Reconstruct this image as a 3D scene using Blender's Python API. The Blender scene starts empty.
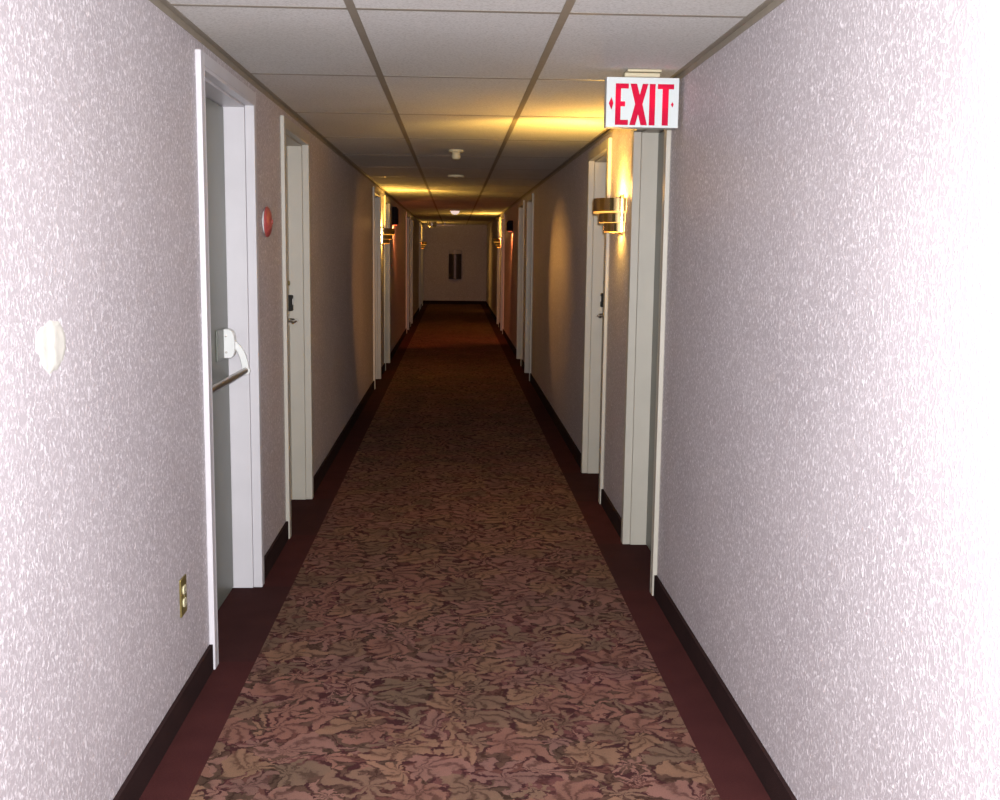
import bpy, bmesh, math, random
from mathutils import Vector, Matrix
random.seed(4)
S = bpy.context.scene
COL = S.collection
PI = math.pi

# ------------------------------------------------------------------ measures
H = 1.4282                      # height of the lens above the floor
XL, XR = -0.824, 0.857          # wall faces
ZC = 2.105                      # underside of the ceiling grid
YB, YE = -1.6, 29.4             # back and end of the corridor
CL, CR = -0.683, 0.713          # edges of the patterned runner
GRID = (-0.2964, 0.3131)
D0, TILE = 3.255, 1.2192

# ------------------------------------------------------------------ materials
def new_mat(name):
    m = bpy.data.materials.new(name); m.use_nodes = True
    nt = m.node_tree; b = nt.nodes['Principled BSDF']
    return m, nt, b

def N(nt, kind, **kw):
    n = nt.nodes.new(kind)
    for k, v in kw.items():
        if k in n.inputs.keys(): n.inputs[k].default_value = v
        else: setattr(n, k, v)
    return n

def ramp(nt, fac, stops, interp='LINEAR'):
    r = nt.nodes.new('ShaderNodeValToRGB'); cr = r.color_ramp; cr.interpolation = interp
    while len(cr.elements) < len(stops): cr.elements.new(.5)
    for e, (p, c) in zip(cr.elements, stops):
        e.position = p; e.color = tuple(c) + (1,) if len(c) == 3 else c
    nt.links.new(fac, r.inputs['Fac'])
    return r

def mapped(nt, scale, rot=(0, 0, 0)):
    tc = nt.nodes.new('ShaderNodeTexCoord'); mp = nt.nodes.new('ShaderNodeMapping')
    mp.inputs['Scale'].default_value = scale; mp.inputs['Rotation'].default_value = rot
    nt.links.new(tc.outputs['Object'], mp.inputs['Vector'])
    return mp.outputs['Vector']

def math_node(nt, op, a, b=None, clamp=False):
    n = nt.nodes.new('ShaderNodeMath'); n.operation = op; n.use_clamp = clamp
    for i, v in enumerate((a, b)):
        if v is None: continue
        if isinstance(v, (int, float)): n.inputs[i].default_value = v
        else: nt.links.new(v, n.inputs[i])
    return n.outputs[0]

def mix(nt, fac, a, b, blend='MIX'):
    n = nt.nodes.new('ShaderNodeMix'); n.data_type = 'RGBA'; n.blend_type = blend
    for idx, v in ((0, fac), (6, a), (7, b)):
        if isinstance(v, (int, float)): n.inputs[idx].default_value = v
        elif isinstance(v, tuple): n.inputs[idx].default_value = v + (1,) if len(v) == 3 else v
        else: nt.links.new(v, n.inputs[idx])
    return n.outputs[2]

def plain(name, col, rough=.5, metal=0., spec=.5, noise=0., nscale=30., emis=None, estr=0.):
    m, nt, b = new_mat(name)
    b.inputs['Base Color'].default_value = col + (1,)
    b.inputs['Roughness'].default_value = rough; b.inputs['Metallic'].default_value = metal
    b.inputs['Specular IOR Level'].default_value = spec
    if noise:
        v = mapped(nt, (1, 1, 1))
        n = N(nt, 'ShaderNodeTexNoise', Scale=nscale, Detail=4.); nt.links.new(v, n.inputs['Vector'])
        lo = tuple(c * (1 - noise) for c in col); hi = tuple(min(1, c * (1 + noise)) for c in col)
        r = ramp(nt, n.outputs['Fac'], [(.3, lo), (.7, hi)])
        nt.links.new(r.outputs['Color'], b.inputs['Base Color'])
    if emis:
        b.inputs['Emission Color'].default_value = emis + (1,); b.inputs['Emission Strength'].default_value = estr
    return m

def wallpaper():
    m, nt, b = new_mat('wallpaper')
    v = mapped(nt, (1, 1, .78))
    warp = N(nt, 'ShaderNodeTexNoise', Scale=38., Detail=2.); nt.links.new(v, warp.inputs['Vector'])
    va = N(nt, 'ShaderNodeVectorMath', operation='MULTIPLY_ADD'); va.inputs[1].default_value = (.020,) * 3
    nt.links.new(warp.outputs['Color'], va.inputs[0]); nt.links.new(v, va.inputs[2])
    fine = N(nt, 'ShaderNodeTexNoise', Scale=104., Detail=3., Roughness=.62); nt.links.new(va.outputs[0], fine.inputs['Vector'])
    ridg = N(nt, 'ShaderNodeTexNoise', Scale=56., Detail=2., Roughness=.5); nt.links.new(va.outputs[0], ridg.inputs['Vector'])
    # ridges: thin crinkles where the noise crosses its middle value
    d = math_node(nt, 'ABSOLUTE', math_node(nt, 'SUBTRACT', ridg.outputs['Fac'], .5))
    crk = ramp(nt, d, [(0.0, (1, 1, 1)), (.055, (0, 0, 0))]).outputs['Color']
    flk = ramp(nt, fine.outputs['Fac'], [(.53, (0, 0, 0)), (.64, (1, 1, 1))]).outputs['Color']
    h = math_node(nt, 'MULTIPLY', math_node(nt, 'ADD', math_node(nt, 'MULTIPLY', crk, .45), flk), .75, True)
    big = N(nt, 'ShaderNodeTexNoise', Scale=2.2, Detail=3.); nt.links.new(mapped(nt, (1, 1, 1)), big.inputs['Vector'])
    base = ramp(nt, big.outputs['Fac'], [(.3, (.385, .345, .364)), (.7, (.43, .388, .408))]).outputs['Color']
    c = mix(nt, h, base, (.76, .72, .745))
    nt.links.new(c, b.inputs['Base Color'])
    b.inputs['Roughness'].default_value = .52; b.inputs['Specular IOR Level'].default_value = .35
    bp = N(nt, 'ShaderNodeBump', Strength=.42, Distance=.003)
    nt.links.new(h, bp.inputs['Height']); nt.links.new(bp.outputs['Normal'], b.inputs['Normal'])
    return m

def runner_carpet():
    m, nt, b = new_mat('runner_carpet')
    v = mapped(nt, (1, 1, 1))
    w = N(nt, 'ShaderNodeTexNoise', Scale=5.5, Detail=2., Roughness=.5); nt.links.new(v, w.inputs['Vector'])
    va = N(nt, 'ShaderNodeVectorMath', operation='MULTIPLY_ADD'); va.inputs[1].default_value = (.17, .17, 0)
    nt.links.new(w.outputs['Color'], va.inputs[0]); nt.links.new(v, va.inputs[2])
    w2 = N(nt, 'ShaderNodeTexNoise', Scale=34., Detail=3., Roughness=.65); nt.links.new(v, w2.inputs['Vector'])
    vb = N(nt, 'ShaderNodeVectorMath', operation='MULTIPLY_ADD'); vb.inputs[1].default_value = (.055, .055, 0)
    nt.links.new(w2.outputs['Color'], vb.inputs[0]); nt.links.new(va.outputs[0], vb.inputs[2])
    flat = N(nt, 'ShaderNodeVectorMath', operation='MULTIPLY'); flat.inputs[1].default_value = (1, 1, 0)
    nt.links.new(vb.outputs[0], flat.inputs[0])
    def layer(scale, lobes, amp, cols, off):
        """acanthus-like lobed leaves fanning from scattered centres: (colour, mask)"""
        o = N(nt, 'ShaderNodeVectorMath', operation='ADD'); o.inputs[1].default_value = off; nt.links.new(flat.outputs[0], o.inputs[0])
        cell = N(nt, 'ShaderNodeTexVoronoi', feature='F1', Scale=scale); nt.links.new(o.outputs[0], cell.inputs['Vector'])
        edge = N(nt, 'ShaderNodeTexVoronoi', feature='DISTANCE_TO_EDGE', Scale=scale); nt.links.new(o.outputs[0], edge.inputs['Vector'])
        sub = N(nt, 'ShaderNodeVectorMath', operation='SUBTRACT'); nt.links.new(o.outputs[0], sub.inputs[0]); nt.links.new(cell.outputs['Position'], sub.inputs[1])
        xyz = N(nt, 'ShaderNodeSeparateXYZ'); nt.links.new(sub.outputs[0], xyz.inputs[0])
        sep = N(nt, 'ShaderNodeSeparateColor'); nt.links.new(cell.outputs['Color'], sep.inputs[0])
        ang = math_node(nt, 'ARCTAN2', xyz.outputs[1], xyz.outputs[0])
        ph = math_node(nt, 'ADD', math_node(nt, 'MULTIPLY', ang, float(lobes)), math_node(nt, 'MULTIPLY', cell.outputs['Distance'], 9.))
        lob = math_node(nt, 'SINE', ph)
        leaf = ramp(nt, sep.outputs[0], cols, 'CONSTANT').outputs['Color']
        lf = math_node(nt, 'ADD', math_node(nt, 'MULTIPLY', lob, .5), .5)
        leaf = mix(nt, .75, leaf, ramp(nt, lf, [(0, (.42, .36, .35)), (.40, (1, 1, 1)), (1, (1.18, 1.15, 1.12))]).outputs['Color'], 'MULTIPLY')
        tip = ramp(nt, cell.outputs['Distance'], [(.05, (.70, .66, .66)), (.30, (1.05, 1.02, 1.0)), (.7, (1.2, 1.18, 1.15))]).outputs['Color']
        leaf = mix(nt, .8, leaf, tip, 'MULTIPLY')
        k = math_node(nt, 'ADD', edge.outputs['Distance'], math_node(nt, 'MULTIPLY', lob, amp))
        return leaf, ramp(nt, k, [(.04, (0, 0, 0)), (.075, (1, 1, 1))]).outputs['Color']
    back, mb_ = layer(10.5, 5, .05, [(0, (.082, .040, .034)), (.3, (.072, .044, .034)), (.6, (.090, .042, .040)), (.8, (.064, .042, .032))], (3.3, 1.7, 0))
    front, mf_ = layer(7.2, 7, .085, [(0, (.146, .082, .066)), (.2, (.126, .084, .062)), (.38, (.152, .090, .076)),
                                     (.55, (.114, .080, .060)), (.72, (.156, .100, .070)), (.86, (.132, .080, .070))], (0, 0, 0))
    c = mix(nt, mb_, (.046, .019, .020), back)
    c = mix(nt, mf_, c, front)
    c = mix(nt, 1., c, (1.02, .92, .91), 'MULTIPLY')
    pile = N(nt, 'ShaderNodeTexNoise', Scale=420., Detail=1.); nt.links.new(v, pile.inputs['Vector'])
    pr_ = ramp(nt, pile.outputs['Fac'], [(.3, (.72, .72, .72)), (.7, (1.2, 1.2, 1.2))]).outputs['Color']
    c = mix(nt, .8, c, pr_, 'MULTIPLY')
    soil = N(nt, 'ShaderNodeTexNoise', Scale=1.6, Detail=3.); nt.links.new(v, soil.inputs['Vector'])
    sr = ramp(nt, soil.outputs['Fac'], [(.35, (.88, .90, .86)), (.65, (1.05, 1.0, 1.0))]).outputs['Color']
    c = mix(nt, 1., c, sr, 'MULTIPLY')
    nt.links.new(c, b.inputs['Base Color'])
    b.inputs['Roughness'].default_value = .95; b.inputs['Specular IOR Level'].default_value = .05
    bp = N(nt, 'ShaderNodeBump', Strength=.35, Distance=.004)
    nt.links.new(pile.outputs['Fac'], bp.inputs['Height']); nt.links.new(bp.outputs['Normal'], b.inputs['Normal'])
    return m

def pile_carpet(name, a, c):
    m, nt, b = new_mat(name)
    v = mapped(nt, (1, 1, 1))
    n = N(nt, 'ShaderNodeTexNoise', Scale=260., Detail=2.); nt.links.new(v, n.inputs['Vector'])
    n2 = N(nt, 'ShaderNodeTexNoise', Scale=7., Detail=3.); nt.links.new(v, n2.inputs['Vector'])
    f = math_node(nt, 'ADD', math_node(nt, 'MULTIPLY', n.outputs['Fac'], .6), math_node(nt, 'MULTIPLY', n2.outputs['Fac'], .4))
    r = ramp(nt, f, [(.35, a), (.65, c)])
    nt.links.new(r.outputs['Color'], b.inputs['Base Color'])
    b.inputs['Roughness'].default_value = .95; b.inputs['Specular IOR Level'].default_value = .05
    bp = N(nt, 'ShaderNodeBump', Strength=.3, Distance=.003)
    nt.links.new(n.outputs['Fac'], bp.inputs['Height']); nt.links.new(bp.outputs['Normal'], b.inputs['Normal'])
    return m

def ceiling_tile():
    m, nt, b = new_mat('ceiling_tile')
    v = mapped(nt, (1, 1, 1))
    n = N(nt, 'ShaderNodeTexNoise', Scale=120., Detail=3., Roughness=.7); nt.links.new(v, n.inputs['Vector'])
    n2 = N(nt, 'ShaderNodeTexNoise', Scale=1.3, Detail=2.); nt.links.new(v, n2.inputs['Vector'])
    r = ramp(nt, n.outputs['Fac'], [(.32, (.52, .505, .475)), (.5, (.65, .64, .615)), (.7, (.71, .70, .675))])
    s = ramp(nt, n2.outputs['Fac'], [(.35, (.94, .93, .91)), (.65, (1, 1, 1))]).outputs['Color']
    nt.links.new(mix(nt, 1., r.outputs['Color'], s, 'MULTIPLY'), b.inputs['Base Color'])
    b.inputs['Roughness'].default_value = .9; b.inputs['Specular IOR Level'].default_value = .1
    bp = N(nt, 'ShaderNodeBump', Strength=.5, Distance=.002)
    nt.links.new(n.outputs['Fac'], bp.inputs['Height']); nt.links.new(bp.outputs['Normal'], b.inputs['Normal'])
    return m

def brushed(name, col, rough):
    m, nt, b = new_mat(name)
    v = mapped(nt, (1, 1, 60))
    n = N(nt, 'ShaderNodeTexNoise', Scale=6., Detail=2.); nt.links.new(v, n.inputs['Vector'])
    r = ramp(nt, n.outputs['Fac'], [(.3, (rough * .8,) * 3), (.7, (rough * 1.25,) * 3)])
    nt.links.new(r.outputs['Color'], b.inputs['Roughness'])
    b.inputs['Base Color'].default_value = col + (1,); b.inputs['Metallic'].default_value = 1.
    return m

def translucent(name, col):
    m, nt, b = new_mat(name)
    out = nt.nodes['Material Output']
    t = N(nt, 'ShaderNodeBsdfTranslucent'); d = N(nt, 'ShaderNodeBsdfDiffuse'); ms = N(nt, 'ShaderNodeMixShader', Fac=.62)
    t.inputs['Color'].default_value = col + (1,); d.inputs['Color'].default_value = tuple(c * .75 for c in col) + (1,)
    nt.links.new(d.outputs[0], ms.inputs[1]); nt.links.new(t.outputs[0], ms.inputs[2]); nt.links.new(ms.outputs[0], out.inputs['Surface'])
    return m

M = dict(
    wall=wallpaper(), runner=runner_carpet(), tile=ceiling_tile(),
    border=pile_carpet('border_carpet', (.040, .0125, .0125), (.062, .019, .018)),
    doorpiece=pile_carpet('threshold_carpet', (.034, .013, .013), (.050, .019, .018)),
    base=pile_carpet('carpet_base', (.022, .012, .012), (.034, .017, .016)),
    bar=plain('grid_metal', (.26, .225, .175), .5, noise=.06),
    cream=plain('cream_paint', (.46, .43, .365), .38, noise=.03, nscale=8),
    white=plain('white_frame_paint', (.56, .54, .56), .35, noise=.03, nscale=8),
    doorgrey=plain('grey_green_door_paint', (.150, .158, .135), .42, noise=.05, nscale=6),
    doorcream=plain('cream_door_paint', (.38, .362, .31), .42, noise=.05, nscale=6),
    pale=plain('pale_grey_enamel', (.70, .71, .69), .35, noise=.02),
    pewter=brushed('worn_steel', (.42, .39, .36), .34),
    chrome=brushed('chrome', (.78, .78, .78), .14),
    brass=brushed('polished_brass', (.72, .51, .22), .10),
    oldbrass=plain('aged_brass_plate', (.26, .21, .07), .35, .6, noise=.15),
    ivory=plain('ivory_plastic', (.60, .56, .38), .4),
    black=plain('black_plastic', (.012, .011, .010), .6, spec=.2),
    red=plain('red_enamel', (.36, .062, .058), .28, noise=.08, nscale=40),
    detector=plain('aged_ivory_plastic', (.55, .49, .33), .5),
    signwhite=plain('sign_white', (.56, .60, .60), .4),
    signcream=plain('sign_canopy_cream', (.50, .44, .29), .45),
    letter=translucent('red_letter_film', (.95, .04, .15)),
    bulb=plain('lit_bulb', (1, .9, .7), .4, emis=(1., .60, .17), estr=14.),
    dometop=plain('dome_added_glow', (.80, .74, .70), .25, emis=(1., .82, .74), estr=.75),
    silver=plain('silver_fixture', (.45, .45, .46), .25, .7),
    darkgloss=plain('dark_satin_metal', (.10, .085, .09), .3, .6),
    palepanel=plain('pale_panel', (.55, .50, .52), .3),
    plaster=plain('spackle', (.60, .585, .53), .6, noise=.04, nscale=60),
    lampbox=plain('dark_lamp_box', (.012, .008, .011), .9, spec=.1),
    acrylic=plain('amber_acrylic', (.9, .6, .2), .3, emis=(1., .46, .06), estr=.75),
    paleplate=plain('pale_plate', (.85, .74, .48), .3),
    redlens=plain('red_lens', (.7, .1, .05), .3, emis=(1., .16, .05), estr=1.2),
)

# ------------------------------------------------------------------ mesh helpers
class MB:
    def __init__(self): self.bm = bmesh.new()
    def box(self, x0, x1, y0, y1, z0, z1, mi=0):
        xs, ys, zs = sorted((x0, x1)), sorted((y0, y1)), sorted((z0, z1))
        v = [self.bm.verts.new((x, y, z)) for x in xs for y in ys for z in zs]
        for f in ((0, 1, 3, 2), (4, 6, 7, 5), (0, 4, 5, 1), (2, 3, 7, 6), (0, 2, 6, 4), (1, 5, 7, 3)):
            self.bm.faces.new([v[i] for i in f]).material_index = mi
        return self
    def loft(self, rings, cap=True, closed=True, smooth=True):
        R = [[self.bm.verts.new(p) for p in r] for r in rings]; n = len(R[0])
        for a, b in zip(R, R[1:]):
            for i in range(n if closed else n - 1):
                f = self.bm.faces.new((a[i], a[(i + 1) % n], b[(i + 1) % n], b[i])); f.smooth = smooth
        if cap:
            self.bm.faces.new(R[0][::-1]); self.bm.faces.new(R[-1])
        return self
    def lathe(self, prof, origin, axis, n=32):
        o = Vector(origin); a = Vector(axis).normalized(); u = a.orthogonal().normalized(); w = a.cross(u)
        return self.loft([[o + a * h + (u * math.cos(2 * PI * i / n) + w * math.sin(2 * PI * i / n)) * max(r, 1e-4) for i in range(n)] for r, h in prof])
    def tube(self, pts, r, n=14):
        P = [Vector(p) for p in pts]; rings = []
        up = Vector((0, 0, 1))
        for i, p in enumerate(P):
            t = (P[min(i + 1, len(P) - 1)] - P[max(i - 1, 0)]).normalized()
            ref = up if abs(t.dot(up)) < .95 else Vector((0, 1, 0))
            u = t.cross(ref).normalized(); w = t.cross(u)
            rr = r[i] if isinstance(r, (list, tuple)) else r
            rings.append([p + (u * math.cos(2 * PI * k / n) + w * math.sin(2 * PI * k / n)) * rr for k in range(n)])
        return self.loft(rings)
    def prism(self, poly, fn, d0, d1):
        """poly of (a, b) extruded d0..d1; fn(a, b, d) -> point"""
        return self.loft([[fn(a, b, d0) for a, b in poly], [fn(a, b, d1) for a, b in poly]], smooth=False)
    def build(self, name, mats, parent=None, loc=None, bevel=0., seg=2):
        bmesh.ops.recalc_face_normals(self.bm, faces=self.bm.faces)
        for ed in self.bm.edges:
            if len(ed.link_faces) == 2 and ed.calc_face_angle(0) > .6: ed.smooth = False
        me = bpy.data.meshes.new(name); self.bm.to_mesh(me); self.bm.free()
        for m in (mats if isinstance(mats, (list, tuple)) else [mats]): me.materials.append(m)
        o = bpy.data.objects.new(name, me); COL.objects.link(o)
        if parent: o.parent = parent
        if loc: o.location = loc
        if bevel:
            b = o.modifiers.new('bevel', 'BEVEL'); b.width = bevel; b.segments = seg; b.limit_method = 'ANGLE'; b.angle_limit = .6
        return o

def tag(o, label=None, cat=None, group=None, kind=None):
    for k, v in (('label', label), ('category', cat), ('group', group), ('kind', kind)):
        if v: o[k] = v
    return o

def empty(name, loc=(0, 0, 0)):
    o = bpy.data.objects.new(name, None); o.empty_display_size = .05; COL.objects.link(o); o.location = loc
    return o

def lamp(name, kind, loc, energy, col, size=.02, target=None, angle=None, blend=1., parent=None):
    l = bpy.data.lights.new(name, kind); l.energy = energy; l.color = col
    l.shadow_soft_size = size
    o = bpy.data.objects.new(name, l); COL.objects.link(o); o.location = loc
    if kind == 'SPOT': l.spot_size = angle; l.spot_blend = blend
    if target is not None:
        o.rotation_euler = (Vector(target) - Vector(loc)).to_track_quat('-Z', 'Y').to_euler()
    if parent: o.parent = parent
    return o

# ------------------------------------------------------------------ doors: (near casing edge, far reveal, kind)
LEFT = [(3.615, 4.53, 'stair'), (5.325, 6.19, 'room'), (11.22, 12.13, 'room'), (12.98, 13.87, 'room'),
        (18.85, 19.72, 'room'), (20.55, 21.45, 'room'), (25.75, 26.63, 'room'), (27.55, 28.43, 'room')]
RIGHT = [(4.415, 5.222, 'service'), (6.09, 6.965, 'room'), (12.02, 12.85, 'room'), (13.60, 14.54, 'room'),
         (18.90, 19.75, 'room'), (20.62, 21.50, 'room')]
CW, CS, CT = .055, .008, .019     # casing width, set-back, thickness
OZ = 1.985                        # height of the openings
WT = .20                          # wall thickness

def span(d): return d[0] + CW + CS, d[1]

def wall(name, x, s, doors):
    m = MB(); y = YB
    for d in doors:
        a, b = span(d)
        m.box(x, x + s * WT, y, a - .02, 0, ZC + .06)
        m.box(x, x + s * WT, a - .02, b + .02, OZ + .02, ZC + .06)
        y = b + .02
    m.box(x, x + s * WT, y, YE + .2, 0, ZC + .06)
    tag(m.build(name, M['wall']), kind='structure')

def baseboard(name, x, s, doors):
    m = MB(); y = YB
    for d in doors:
        m.box(x, x - s * .012, y, d[0], 0, .09); y = d[1] + CS + CW
    m.box(x, x - s * .012, y, YE, 0, .09)
    tag(m.build(name, M['base']), kind='structure')

wall('wall_left', XL, -1, LEFT); wall('wall_right', XR, 1, RIGHT)
baseboard('baseboard_left', XL, -1, LEFT); baseboard('baseboard_right', XR, 1, RIGHT)
tag(MB().box(XL, XR, YE, YE + .2, 0, ZC + .06).build('wall_end', M['wall']), kind='structure')
tag(MB().box(XL, XR, YE - .012, YE, 0, .09).build('baseboard_end', M['base']), kind='structure')
tag(MB().box(XL - WT, XR + WT, YB - .2, YB, 0, ZC + .06).build('wall_back', M['wall']), kind='structure')

# floor: patterned runner, maroon border strips, separate darker pieces in the doorways
m = MB()
m.box(CL, CR, YB, YE, -.05, 0, 0)
for s, edge, x, doors in ((-1, CL, XL, LEFT), (1, CR, XR, RIGHT)):
    y = YB
    for d in doors:
        a, b = d[0] + .075, d[1] + .02
        m.box(edge, x + s * WT, y, a, -.05, 0, 1)
        m.box(edge, x + s * WT, a, b, -.05, 0, 2); y = b
    m.box(edge, x + s * WT, y, YE, -.05, 0, 1)
tag(m.build('floor', [M['runner'], M['border'], M['doorpiece']]), kind='structure')

# suspended ceiling
m = MB(); xs = (XL, GRID[0], GRID[1], XR)
ys = [D0 + TILE * k for k in range(-4, 22)]
ys = [YB] + [y for y in ys if YB < y < YE] + [YE]
for a, b in zip(xs, xs[1:]):
    for c, d in zip(ys, ys[1:]):
        sag = random.uniform(0, .0006)
        m.box(a, b, c, d, ZC + .0009 + sag, ZC + .03)
m.box(XL - WT, XR + WT, YB - .2, YE + .2, ZC + .03, ZC + .06)
tag(m.build('ceiling', M['tile']), kind='structure')
m = MB()
for g in GRID: m.box(g - .013, g + .013, YB, YE, ZC, ZC + .02)
for y in ys[1:-1]:
    for a, b in zip((XL + .022, GRID[0] + .013, GRID[1] + .013), (GRID[0] - .013, GRID[1] - .013, XR - .022)):
        m.box(a, b, y - .012, y + .012, ZC + .0004, ZC + .02)
tag(m.build('trim_1', M['bar']), kind='structure')
m = MB()
for x, s in ((XL, 1), (XR, -1)):
    m.box(x, x + s * .022, YB, YE, ZC - .001, ZC + .004); m.box(x, x + s * .002, YB, YE, ZC - .022, ZC - .001)
m.box(XL + .022, XR - .022, YE - .022, YE, ZC - .001, ZC + .004)
tag(m.build('trim_2', M['bar']), kind='structure')

# ------------------------------------------------------------------ door builder
def lever_set(par, x, s, y, toward):
    """electronic lock, dead bolt and lever on a room door; x = face of the leaf, s = outward side of the wall"""
    n = -s
    r = MB(); r.lathe([(.014, 0), (.014, .012), (.009, .016), (.0, .016)], (x, y, 1.238), (n, 0, 0), 20)
    tag(r.build('peephole', M['oldbrass'], par), 'brass dead bolt ring')
    k = MB().box(x, x + n * .030, y - .026, y + .026, 1.085, 1.172).build('lock_plate', M['black'], par, bevel=.005)
    tag(k, 'black lock housing')
    MB().box(x + n * .030, x + n * .033, y - .012, y + .012, 1.120, 1.152).build('card_slot', M['pewter'], k)
    h = MB(); h.lathe([(.026, 0), (.026, .006), (.013, .012), (.011, .052), (.011, .056), (0, .056)], (x, y, 1.032), (n, 0, 0), 24)
    h = tag(h.build('handle', M['chrome'], par), 'chrome lever handle')
    l = MB(); l.tube([(x + n * .05, y - toward * .012, 1.032), (x + n * .052, y + toward * .03, 1.033), (x + n * .05, y + toward * .075, 1.031), (x + n * .044, y + toward * .11, 1.028)], [.011, .0105, .0095, .008], 12)
    l.build('lever', M['chrome'], h)

def push_bar(par, x, s, ya, yb, z):
    """tubular crossbar on two curved arms"""
    n = -s
    bar = MB()
    xb = x + n * .086
    bar.tube([(xb, ya + .02, z), (xb, yb - .02, z)], .0125, 18)
    bar = tag(bar.build('push_bar', M['pewter'], par), 'worn steel crossbar of the panic exit device')
    for y in (ya, yb):
        plate = MB().box(x, x + n * .006, y - .15, y + .02, z + .047, z + .170).build('mounting_plate', M['doorgrey'], par, bevel=.004)
        q = [(0, 0), (.030, 0), (.040, .010), (.045, .030), (.046, .065), (.043, .090), (.035, .110), (.022, .117), (0, .117)]
        hs = MB(); hs.prism(q, lambda a, b, d: (x + n * (.002 + a), d, z + .050 + b), y - .028, y + .022)
        hs = tag(hs.build('arm_housing', M['pale'], par, bevel=.004), 'pale grey D-shaped housing of the crossbar')
        for dz in (.074, .140):
            MB().lathe([(.005, 0), (.004, .002), (0, .0025)], (x + n * .014, y - .028, z + dz), (0, -1, 0), 12).build('screw', M['pewter'], hs)
        arm = MB(); rings = []
        c0, c1, c2 = Vector((x + n * .034, y, z + .112)), Vector((x + n * .080, y, z + .085)), Vector((xb, y, z - .006))
        for i in range(13):
            t = i / 12; p = c0 * (1 - t) ** 2 + c1 * 2 * t * (1 - t) + c2 * t * t
            tn = ((c1 - c0) * (1 - t) + (c2 - c1) * t).normalized(); w = Vector((tn.z, 0, -tn.x))
            hw = .011 + .003 * t; th = .009
            rings.append([p + w * hw + Vector((0, -th, 0)), p + w * hw + Vector((0, th, 0)), p - w * hw + Vector((0, th, 0)), p - w * hw + Vector((0, -th, 0))])
        arm.loft(rings, smooth=False)
        for k in (-1,):
            arm.lathe([(.0175, -.009), (.0175, .009)], (xb, y, z - .002), (0, 1, 0), 20)
        tag(arm.build('arm', M['pale'], par, bevel=.002), 'white curved arm of the crossbar')

def door(num, x, s, d, paint, leafmat, label, rec=.125):
    ya, yb = span(d)
    e = empty('door_%d' % num, (0, 0, 0)); tag(e, label, 'door', kind='structure')
    f = MB()
    # jamb liners and stops
    for y0, y1 in ((ya - .0195, ya), (yb, yb + .0195)): f.box(x + s * .0185, x + s * (WT - .002), y0, y1, 0, OZ)
    f.box(x + s * .0185, x + s * (WT - .002), ya - .0195, yb + .0195, OZ, OZ + .0195)
    f.build('door_frame', paint, e, bevel=.0015)
    c = MB(); xo = x - s * CT
    LP = x + s * .018               # the inner edge turns into the opening
    top = OZ + CS + CW
    c.box(x, xo, d[0], d[0] + CW - .012, 0, top); c.box(LP, xo, d[0] + CW - .012, d[0] + CW, 0, OZ + CS)
    c.box(x, xo, yb + CS + .012, yb + CS + CW, 0, top); c.box(LP, xo, yb + CS, yb + CS + .012, 0, OZ + CS)
    c.box(LP, xo, d[0] + CW - .012, yb + CS + .012, OZ + CS, OZ + CS + .012)
    c.box(x, xo, d[0] + CW - .012, yb + CS + .012, OZ + CS + .012, top)
    c.build('casing', paint, e, bevel=.0025)
    lf = MB(); xf = x + s * rec
    lf.box(xf, xf + s * .045, ya + .003, yb - .003, .006, OZ - .003)
    lf.build('door_leaf', leafmat, e, bevel=.002)
    return e, xf, ya, yb

lab = {
    ('L', 0): 'grey-green stair door with a steel crossbar in a white frame, nearest door on the left',
    ('L', 1): 'cream room door with black lock and chrome lever, just past the red bell on the left',
    ('L', 2): 'cream room door on the left, just before the left brass sconce',
    ('L', 3): 'cream room door on the left, just beyond the left brass sconce',
    ('R', 0): 'grey-green door in a cream frame on the right, behind the EXIT sign',
    ('R', 1): 'cream room door with chrome lever on the right, just beyond the big brass sconce',
    ('R', 2): 'cream room door on the right, first of the middle pair',
    ('R', 3): 'cream room door on the right, second of the middle pair',
    ('L', 4): 'first of the two far left doors, beyond the left dark lamp box',
    ('L', 5): 'second of the two far left doors, beyond the left dark lamp box',
    ('L', 6): 'last but one door on the left, just before the end sconce',
    ('L', 7): 'last door on the left, beside the end wall',
    ('R', 4): 'far right door just before the far right sconce',
    ('R', 5): 'far right door just beyond the far right sconce',
}
num = 0
for side, x, s, doors in (('L', XL, -1, LEFT), ('R', XR, 1, RIGHT)):
    for i, d in enumerate(doors):
        num += 1
        stair = d[2] == 'stair'
        grey = d[2] in ('stair', 'service')
        e, xf, ya, yb = door(num, x, s, d, M['white'] if stair else M['cream'], M['doorgrey'] if grey else M['doorcream'], lab[(side, i)],
                             .100 if stair else .095)
        if stair: push_bar(e, xf, s, ya + .035, 4.44, .938)
        elif i < 4 and not grey: lever_set(e, xf, s, yb - .085, -1)

# ------------------------------------------------------------------ wall sconces
def half_ring(mb, cx, cy, s, r0, r1, z0, z1, n=40):
    """open half cylinder shell standing off the wall (s = -1: bulges to -x)"""
    rings = []
    for i in range(n + 1):
        a = -PI / 2 + PI * i / n
        dx, dy = math.cos(a) * s, math.sin(a)
        rings.append([(cx + dx * r1, cy + dy * r1, z0), (cx + dx * r1, cy + dy * r1, z1), (cx + dx * r0, cy + dy * r0, z1), (cx + dx * r0, cy + dy * r0, z0)])
    return mb.loft(rings)

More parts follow.
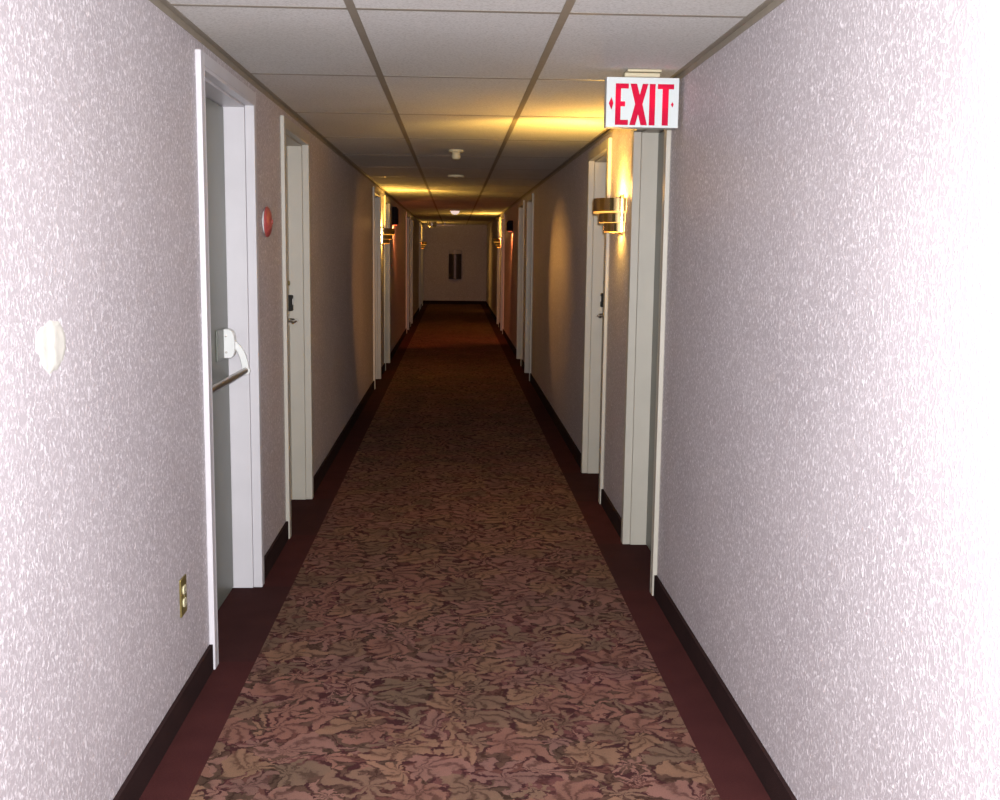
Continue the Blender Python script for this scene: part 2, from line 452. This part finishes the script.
WARM = (1., .57, .10)
def sconce(x, s, y, z, label, power, group='stepped brass wall sconces'):
    """s: direction into the corridor"""
    e = empty('wall_sconce', (x, y, z)); tag(e, label, 'wall sconce', group)
    MB().box(0, s * .012, -.055, .055, -.10, .095).build('back_plate', M['brass'], e, bevel=.003)
    for r, z0, z1, lip in ((.148, .012, .078, .008), (.118, -.042, .004, .003), (.092, -.088, -.045, .004)):
        t = half_ring(MB(), s * .001, 0, s, r - .0025, r, z0, z1).build('shade_tier', M['brass'], e)
        led = half_ring(MB(), s * .001, 0, s, r - .030, r - .003, z0 - lip, z0)
        tag(led.build('shade_lip', M['acrylic'], t), 'glowing amber acrylic lip')
    b = MB(); b.lathe([(0.004, -.055), (.018, -.045), (.024, -.02), (.024, .02), (.018, .04), (.004, .05)], (s * .055, 0, -.005), (0, 0, 1), 20)
    b = b.build('light_bulb', M['bulb'], e); b.visible_shadow = True
    lamp('sconce_light_up', 'POINT', (s * .062, 0, .052), power * .8, WARM, .012, parent=e)
    lamp('sconce_light_down', 'POINT', (s * .045, 0, -.070), power * .25, WARM, .012, parent=e)
    sp_ = lamp('sconce_ceiling_light', 'SPOT', (s * .085, .02, .060), power * 2.6, WARM, .02, target=(s * .42, .60, ZC - z), angle=1.55, blend=.7, parent=e)
    lamp('sconce_fill', 'POINT', (s * .10, 0, .13), power * .115, (1., .50, .14), .05, parent=e).data.specular_factor = 0.  # added fill point above the shade, warms the corridor generally
    return e

sconce(XR, -1, 5.66, 1.62, 'nearest and largest stepped brass wall sconce, below the EXIT sign on the right', 24.)
sconce(XL, 1, 12.58, 1.585, 'stepped brass wall sconce on the left wall halfway down the corridor', 24.)
sconce(XR, -1, 20.18, 1.575, 'small far brass sconce on the right wall near the end of the corridor', 24.)
sconce(XL, 1, 27.10, 1.55, 'most distant brass sconce, on the left wall beside the end wall', 10.)

# ------------------------------------------------------------------ exit sign
SX0, SX1, SZ0, SZ1, SY, SD = .566, .8385, 1.895, 2.077, 4.20, .062
e = empty('exit_sign', ((SX0 + SX1) / 2, SY, SZ1)); tag(e, 'white lit EXIT sign with red letters hanging from the ceiling on the right', 'exit sign')
ox, oz = (SX0 + SX1) / 2, SZ1
W, Hh = SX1 - SX0, SZ1 - SZ0
def sp(u, v):       # face units (755 x 535, v down) -> local x, z
    return (-W / 2 + u / 755 * W, -v / 535 * Hh)
E_ = [(93, 66), (230, 66), (230, 120), (150, 120), (150, 258), (196, 258), (196, 312), (150, 312), (150, 456), (230, 456), (230, 512), (93, 512)]
X_ = [(246, 66), (316, 66), (346, 184), (376, 66), (434, 66), (378, 285), (430, 512), (362, 512), (334, 396), (306, 512), (244, 512), (300, 285)]
I_ = [(448, 66), (510, 66), (510, 512), (448, 512)]
T_ = [(533, 66), (704, 66), (704, 120), (650, 120), (650, 512), (584, 512), (584, 120), (533, 120)]
A1 = [(24, 280), (52, 214), (74, 280), (54, 352)]
A2 = [(674, 284), (692, 256), (704, 284), (692, 316)]
cu = bpy.data.curves.new('sign_face', 'CURVE'); cu.dimensions = '2D'; cu.fill_mode = 'BOTH'; cu.extrude = .0012
def spline(poly):
    s_ = cu.splines.new('POLY'); s_.points.add(len(poly) - 1); s_.use_cyclic_u = True
    for p, (u, v) in zip(s_.points, poly):
        a, b = sp(u, v); p.co = (a, b, 0, 1)
spline([(0, 0), (755, 0), (755, 535), (0, 535)])
for p in (E_, X_, I_, T_, A1, A2): spline(p)
tmp = bpy.data.objects.new('tmp', cu); COL.objects.link(tmp)
dg = bpy.context.evaluated_depsgraph_get()
me = bpy.data.meshes.new_from_object(tmp.evaluated_get(dg)); bpy.data.objects.remove(tmp)
me.transform(Matrix.Rotation(PI / 2, 4, 'X')); me.name = 'sign_face'
me.materials.clear(); me.materials.append(M['signwhite'])
fo = bpy.data.objects.new('sign_face', me); COL.objects.link(fo); fo.parent = e; fo.location = (0, .001, 0)
b = MB()
b.box(-W / 2, -W / 2 + .004, .003, SD, -Hh, 0); b.box(W / 2 - .004, W / 2, .003, SD, -Hh, 0)
b.box(-W / 2 + .004, W / 2 - .004, .003, SD, -.004, 0); b.box(-W / 2 + .004, W / 2 - .004, .003, SD, -Hh, -Hh + .004)
b.box(-W / 2 + .004, W / 2 - .004, SD - .004, SD, -Hh + .004, -.004)
b.build('housing', M['signwhite'], e)
for nm, poly in (('letter', E_), ('letter', X_), ('letter', I_), ('letter', T_), ('arrow', A1), ('arrow', A2)):
    l = MB(); l.prism(poly, lambda a, c, d: (sp(a, c)[0], d, sp(a, c)[1]), .0012, .0030)
    tag(l.build(nm, M['letter'], e), 'glowing red %s of the EXIT sign' % nm)
for u, v, p in ((160, 235, .105), (560, 215, .125)):
    a, c = sp(u, v); lamp('sign_lamp', 'POINT', (a, .013, c), p, (1., .66, .48), .006, parent=e)
cn = MB(); cn.box(-.072, .062, -.012, .06, .001, .016); cn.box(-.062, .066, -.020, .07, .018, ZC - oz)
tag(cn.build('ceiling_canopy', M['signcream'], e, bevel=.003), 'cream ceiling mounting block of the EXIT sign')

# ------------------------------------------------------------------ small things on the walls
# outlet
e = empty('electrical_outlet', (XL, 3.272, .372)); tag(e, 'brass-plated double electrical outlet low on the left wall before the stair door', 'outlet')
MB().box(0, .006, -.036, .036, -.059, .059).build('cover_plate', M['oldbrass'], e, bevel=.003)
for dz in (-.020, .020):
    r = MB(); r.prism([(math.cos(t) * .017, max(-.0125, min(.0125, math.sin(t) * .017))) for t in [2 * PI * i / 28 for i in range(28)]], lambda a, b, d: (d, a, dz + b), .005, .0095)
    r = tag(r.build('receptacle', M['ivory'], e), 'ivory socket')
    sl = MB()
    for dy in (-.006, .006): sl.box(.0093, .0099, dy - .0012, dy + .0012, dz - .001, dz + .008)
    sl.lathe([(.0025, 0), (.0025, .0006)], (.0093, 0, dz - .006), (1, 0, 0), 10)
    sl.build('slot', M['black'], r)
MB().lathe([(.0035, 0), (.003, .0015), (0, .002)], (.006, 0, 0), (1, 0, 0), 12).build('screw', M['oldbrass'], e)

# red alarm bell
e = empty('alarm_bell', (XL, 4.85, 1.54)); tag(e, 'red round alarm bell on the left wall between the two nearest left doors', 'alarm bell')
MB().lathe([(.050, -.003), (.050, .010), (.045, .016)], (0, 0, 0), (1, 0, 0), 32).build('back_box', M['pale'], e)
g = MB(); g.lathe([(.058, .006), (.066, .009), (.066, .015), (.058, .022), (.042, .028), (.026, .031), (.010, .033), (.009, .037), (0, .038)], (0, 0, 0), (1, 0, 0), 40)
g.build('gong', M['red'], e)
st = MB(); st.tube([(.014, -.050, -.040), (.027, -.028, -.024), (.031, -.006, -.005)], [.006, .005, .004], 10); st.build('striker', M['red'], e)

# plaster patch
pm = MB(); n = 40; rng = random.Random(2)
out = []
for i in range(n):
    t = 2 * PI * i / n
    ry, rz = .086, .060
    y = math.cos(t) * ry * (1 + .04 * math.sin(3 * t + .4) + .02 * math.sin(7 * t)); z = math.sin(t) * rz * (1 + .12 * math.sin(2 * t + 1.) + .04 * math.sin(9 * t))
    if z < 0: y = y * (1 + z * 4.5) + .010
    out.append((y, z))
prof = [(1.0, -.0015), (.93, .0016), (.75, .0030), (.5, .0036), (.25, .0040), (.02, .0040)]
rings = [[(h * (1 + .45 * math.sin(y * f * 85 + .6) * (1 if h > .002 else 0)), y * f, z * f) for y, z in out] for f, h in prof]
pm.loft(rings)
tag(pm.build('plaster_patch', M['plaster'], loc=(XL, 2.272, 1.222)), 'smooth ivory plaster repair patch on the left wallpaper near the camera', 'wall patch')

# ------------------------------------------------------------------ ceiling fittings
e = empty('smoke_detector', (.008, 7.64, ZC)); tag(e, 'ivory smoke detector hanging from the ceiling, nearest of the ceiling fittings', 'smoke detector')
MB().lathe([(.050, .006), (.053, 0), (.053, -.010), (.047, -.016), (.03, -.018)], (0, 0, 0), (0, 0, 1), 36).build('base', M['detector'], e)
h_ = MB(); h_.lathe([(.031, -.014), (.031, -.024), (.028, -.026), (.028, -.034), (.031, -.036), (.030, -.052), (.022, -.062), (0, -.063)], (0, 0, 0), (0, 0, 1), 36)
h_.build('sensor_head', M['detector'], e)
p_ = MB(); p_.lathe([(.070, .006), (.073, 0), (.073, -.014), (.066, -.017), (.018, -.018), (.014, -.022), (0, -.022)], (0, 0, 0), (0, 0, 1), 40)
tag(p_.build('sprinkler_plate', M['paleplate'], loc=(.010, 10.2, ZC)), 'thin bright round cover plate on the ceiling, behind the smoke detector', 'sprinkler cover')
e = empty('ceiling_dome', (.006, 18.9, ZC)); tag(e, 'small white dome with added glow on the ceiling far down the corridor', 'ceiling dome')
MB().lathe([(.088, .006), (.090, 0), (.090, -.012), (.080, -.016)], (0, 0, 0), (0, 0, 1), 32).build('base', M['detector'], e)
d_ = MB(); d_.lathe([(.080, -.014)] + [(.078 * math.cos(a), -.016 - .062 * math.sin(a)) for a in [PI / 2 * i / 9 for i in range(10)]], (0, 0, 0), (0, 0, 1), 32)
d_.build('dome', M['dometop'], e)  # emission added to brighten the dome
e = empty('emergency_light', (-.55, 27.0, ZC)); tag(e, 'silvery domed fixture with a thin bar under the ceiling near the end wall', 'ceiling light')
d_ = MB(); d_.lathe([(.115, .004), (.118, -.02), (.118, -.09)] + [(.116 * math.cos(a), -.092 - .05 * math.sin(a)) for a in [PI / 2 * i / 7 for i in range(8)]], (0, 0, 0), (0, 0, 1), 32)
d_.build('dome', M['silver'], e)
MB().box(.116, .56, -.02, .02, -.10, -.062).build('bar', M['palepanel'], e, bevel=.004)
MB().box(.30, .33, -.012, .012, -.062, .004).build('hanger', M['palepanel'], e)

# dark lamp boxes that throw a red-orange glow down the wall
def lamp_box(x, s, y, z0, z1, label, power, dep, aim):
    e = empty('wall_lamp', (x, y, z0)); tag(e, label, 'wall lamp', 'dark lamp boxes high on the walls')
    h = z1 - z0
    MB().prism([(0, 0), (dep * .8, 0), (dep, .02), (dep, h - .03), (dep * .75, h), (0, h)], lambda a, b, d: (s * a, d, b), -.09, .09).build('housing', M['lampbox'], e, bevel=.006)
    MB().box(s * .012, s * dep * .75, -.07, .07, -.006, .001).build('lens', M['redlens'], e, bevel=.002)
    lamp('wall_lamp_glow', 'SPOT', (s * (dep * .5), 0, -.012), power, (1., .25, .07), .03, target=aim, angle=1.5, parent=e)
    return e
lamp_box(XL, 1, 14.75, 1.752, 1.985, 'dark lamp box high on the left wall beyond the left brass sconce', 240, .078, (-.02, 3.0, -.9))
lamp_box(XR, -1, 16.3, 1.715, 1.87, 'dark lamp box high on the right wall beyond the middle pair of doors', 110, .09, (.0, 1.4, -1.0))

# cabinet on the end wall
e = empty('wall_cabinet', (.02, YE, .67)); tag(e, 'narrow dark metal cabinet with pale top panel on the end wall', 'wall cabinet')
q = [(-.17, 0), (-.17, -.08)] + [(-.17 + .34 * i / 12, -.08 - .07 * math.sin(PI * i / 12)) for i in range(1, 12)] + [(.17, -.08), (.17, 0)]
c_ = MB(); c_.prism(q, lambda a, b, d: (a, b, d), 0, .66); c_.build('body', M['darkgloss'], e, bevel=.008)
c_ = MB(); c_.prism([(a * .96, b * .98) for a, b in q], lambda a, b, d: (a, b, d), .66, .77); c_.build('top_panel', M['palepanel'], e, bevel=.02)
MB().box(-.185, -.172, -.09, 0, .45, .74).build('side_trim', M['palepanel'], e, bevel=.003)

# ------------------------------------------------------------------ light
# spotlights added beside the sconces for the warm patches on the opposite walls
for p0, p1, en, ang in (((XL + .03, 12.36, 1.60), (XR, 9.2, 1.0), 130, .54), ((XR - .03, 5.86, 1.63), (XL, 10.2, 1.0), 400, .56)):
    o = lamp('added_glow_spot', 'SPOT', p0, en, (1., .44, .09), .01, target=p1, angle=ang, blend=1.)
    o.scale = (.55, 1, 1)

lamp('added_glow_spot', 'SPOT', (XL + .15, 27.25, 1.70), 4.5, (1., .55, .15), .03, target=(.2, YE, 1.1), angle=2.2, blend=1.)  # added spot that warms the end wall
lamp('added_glow_spot', 'SPOT', (XL + .15, 26.95, 1.60), 50, (1., .50, .10), .03, target=(XR, 26.4, 1.0), angle=1.5, blend=1.)  # added spot that warms the far right wall

# ------------------------------------------------------------------ camera and its flash
f, p, yaw, roll = 1095.27, -.1354, .0429, .0122
cy, sy = math.cos(yaw), math.sin(yaw)
fw = Vector((sy * math.cos(p), cy * math.cos(p), math.sin(p))); rt = Vector((cy, -sy, 0)); up = rt.cross(fw)
rt2 = rt * math.cos(roll) + up * math.sin(roll); up2 = rt2.cross(fw)
cam = bpy.data.cameras.new('camera'); cam.sensor_width = 36; cam.sensor_fit = 'HORIZONTAL'; cam.lens = 36 * f / 1000
cam.clip_start = .05; cam.clip_end = 100
co = bpy.data.objects.new('camera', cam); COL.objects.link(co)
R3 = Matrix((rt2, up2, -fw)).transposed()
co.matrix_world = Matrix.Translation((0, 0, H)) @ R3.to_4x4()
S.camera = co
lamp('camera_flash', 'SPOT', (.035, .03, H + .06), 800, (.965, .97, 1.), .012, target=Vector((.035, .03, H + .06)) + fw, angle=math.radians(136), blend=1.)

w = bpy.data.worlds.new('world'); S.world = w; w.use_nodes = True
w.node_tree.nodes['Background'].inputs[0].default_value = (.01, .008, .006, 1)
w.node_tree.nodes['Background'].inputs[1].default_value = .2

S.view_settings.view_transform = 'Standard'; S.view_settings.look = 'None'
S.view_settings.gamma = 1.; S.view_settings.use_curve_mapping = False
S.view_settings.exposure = 0.
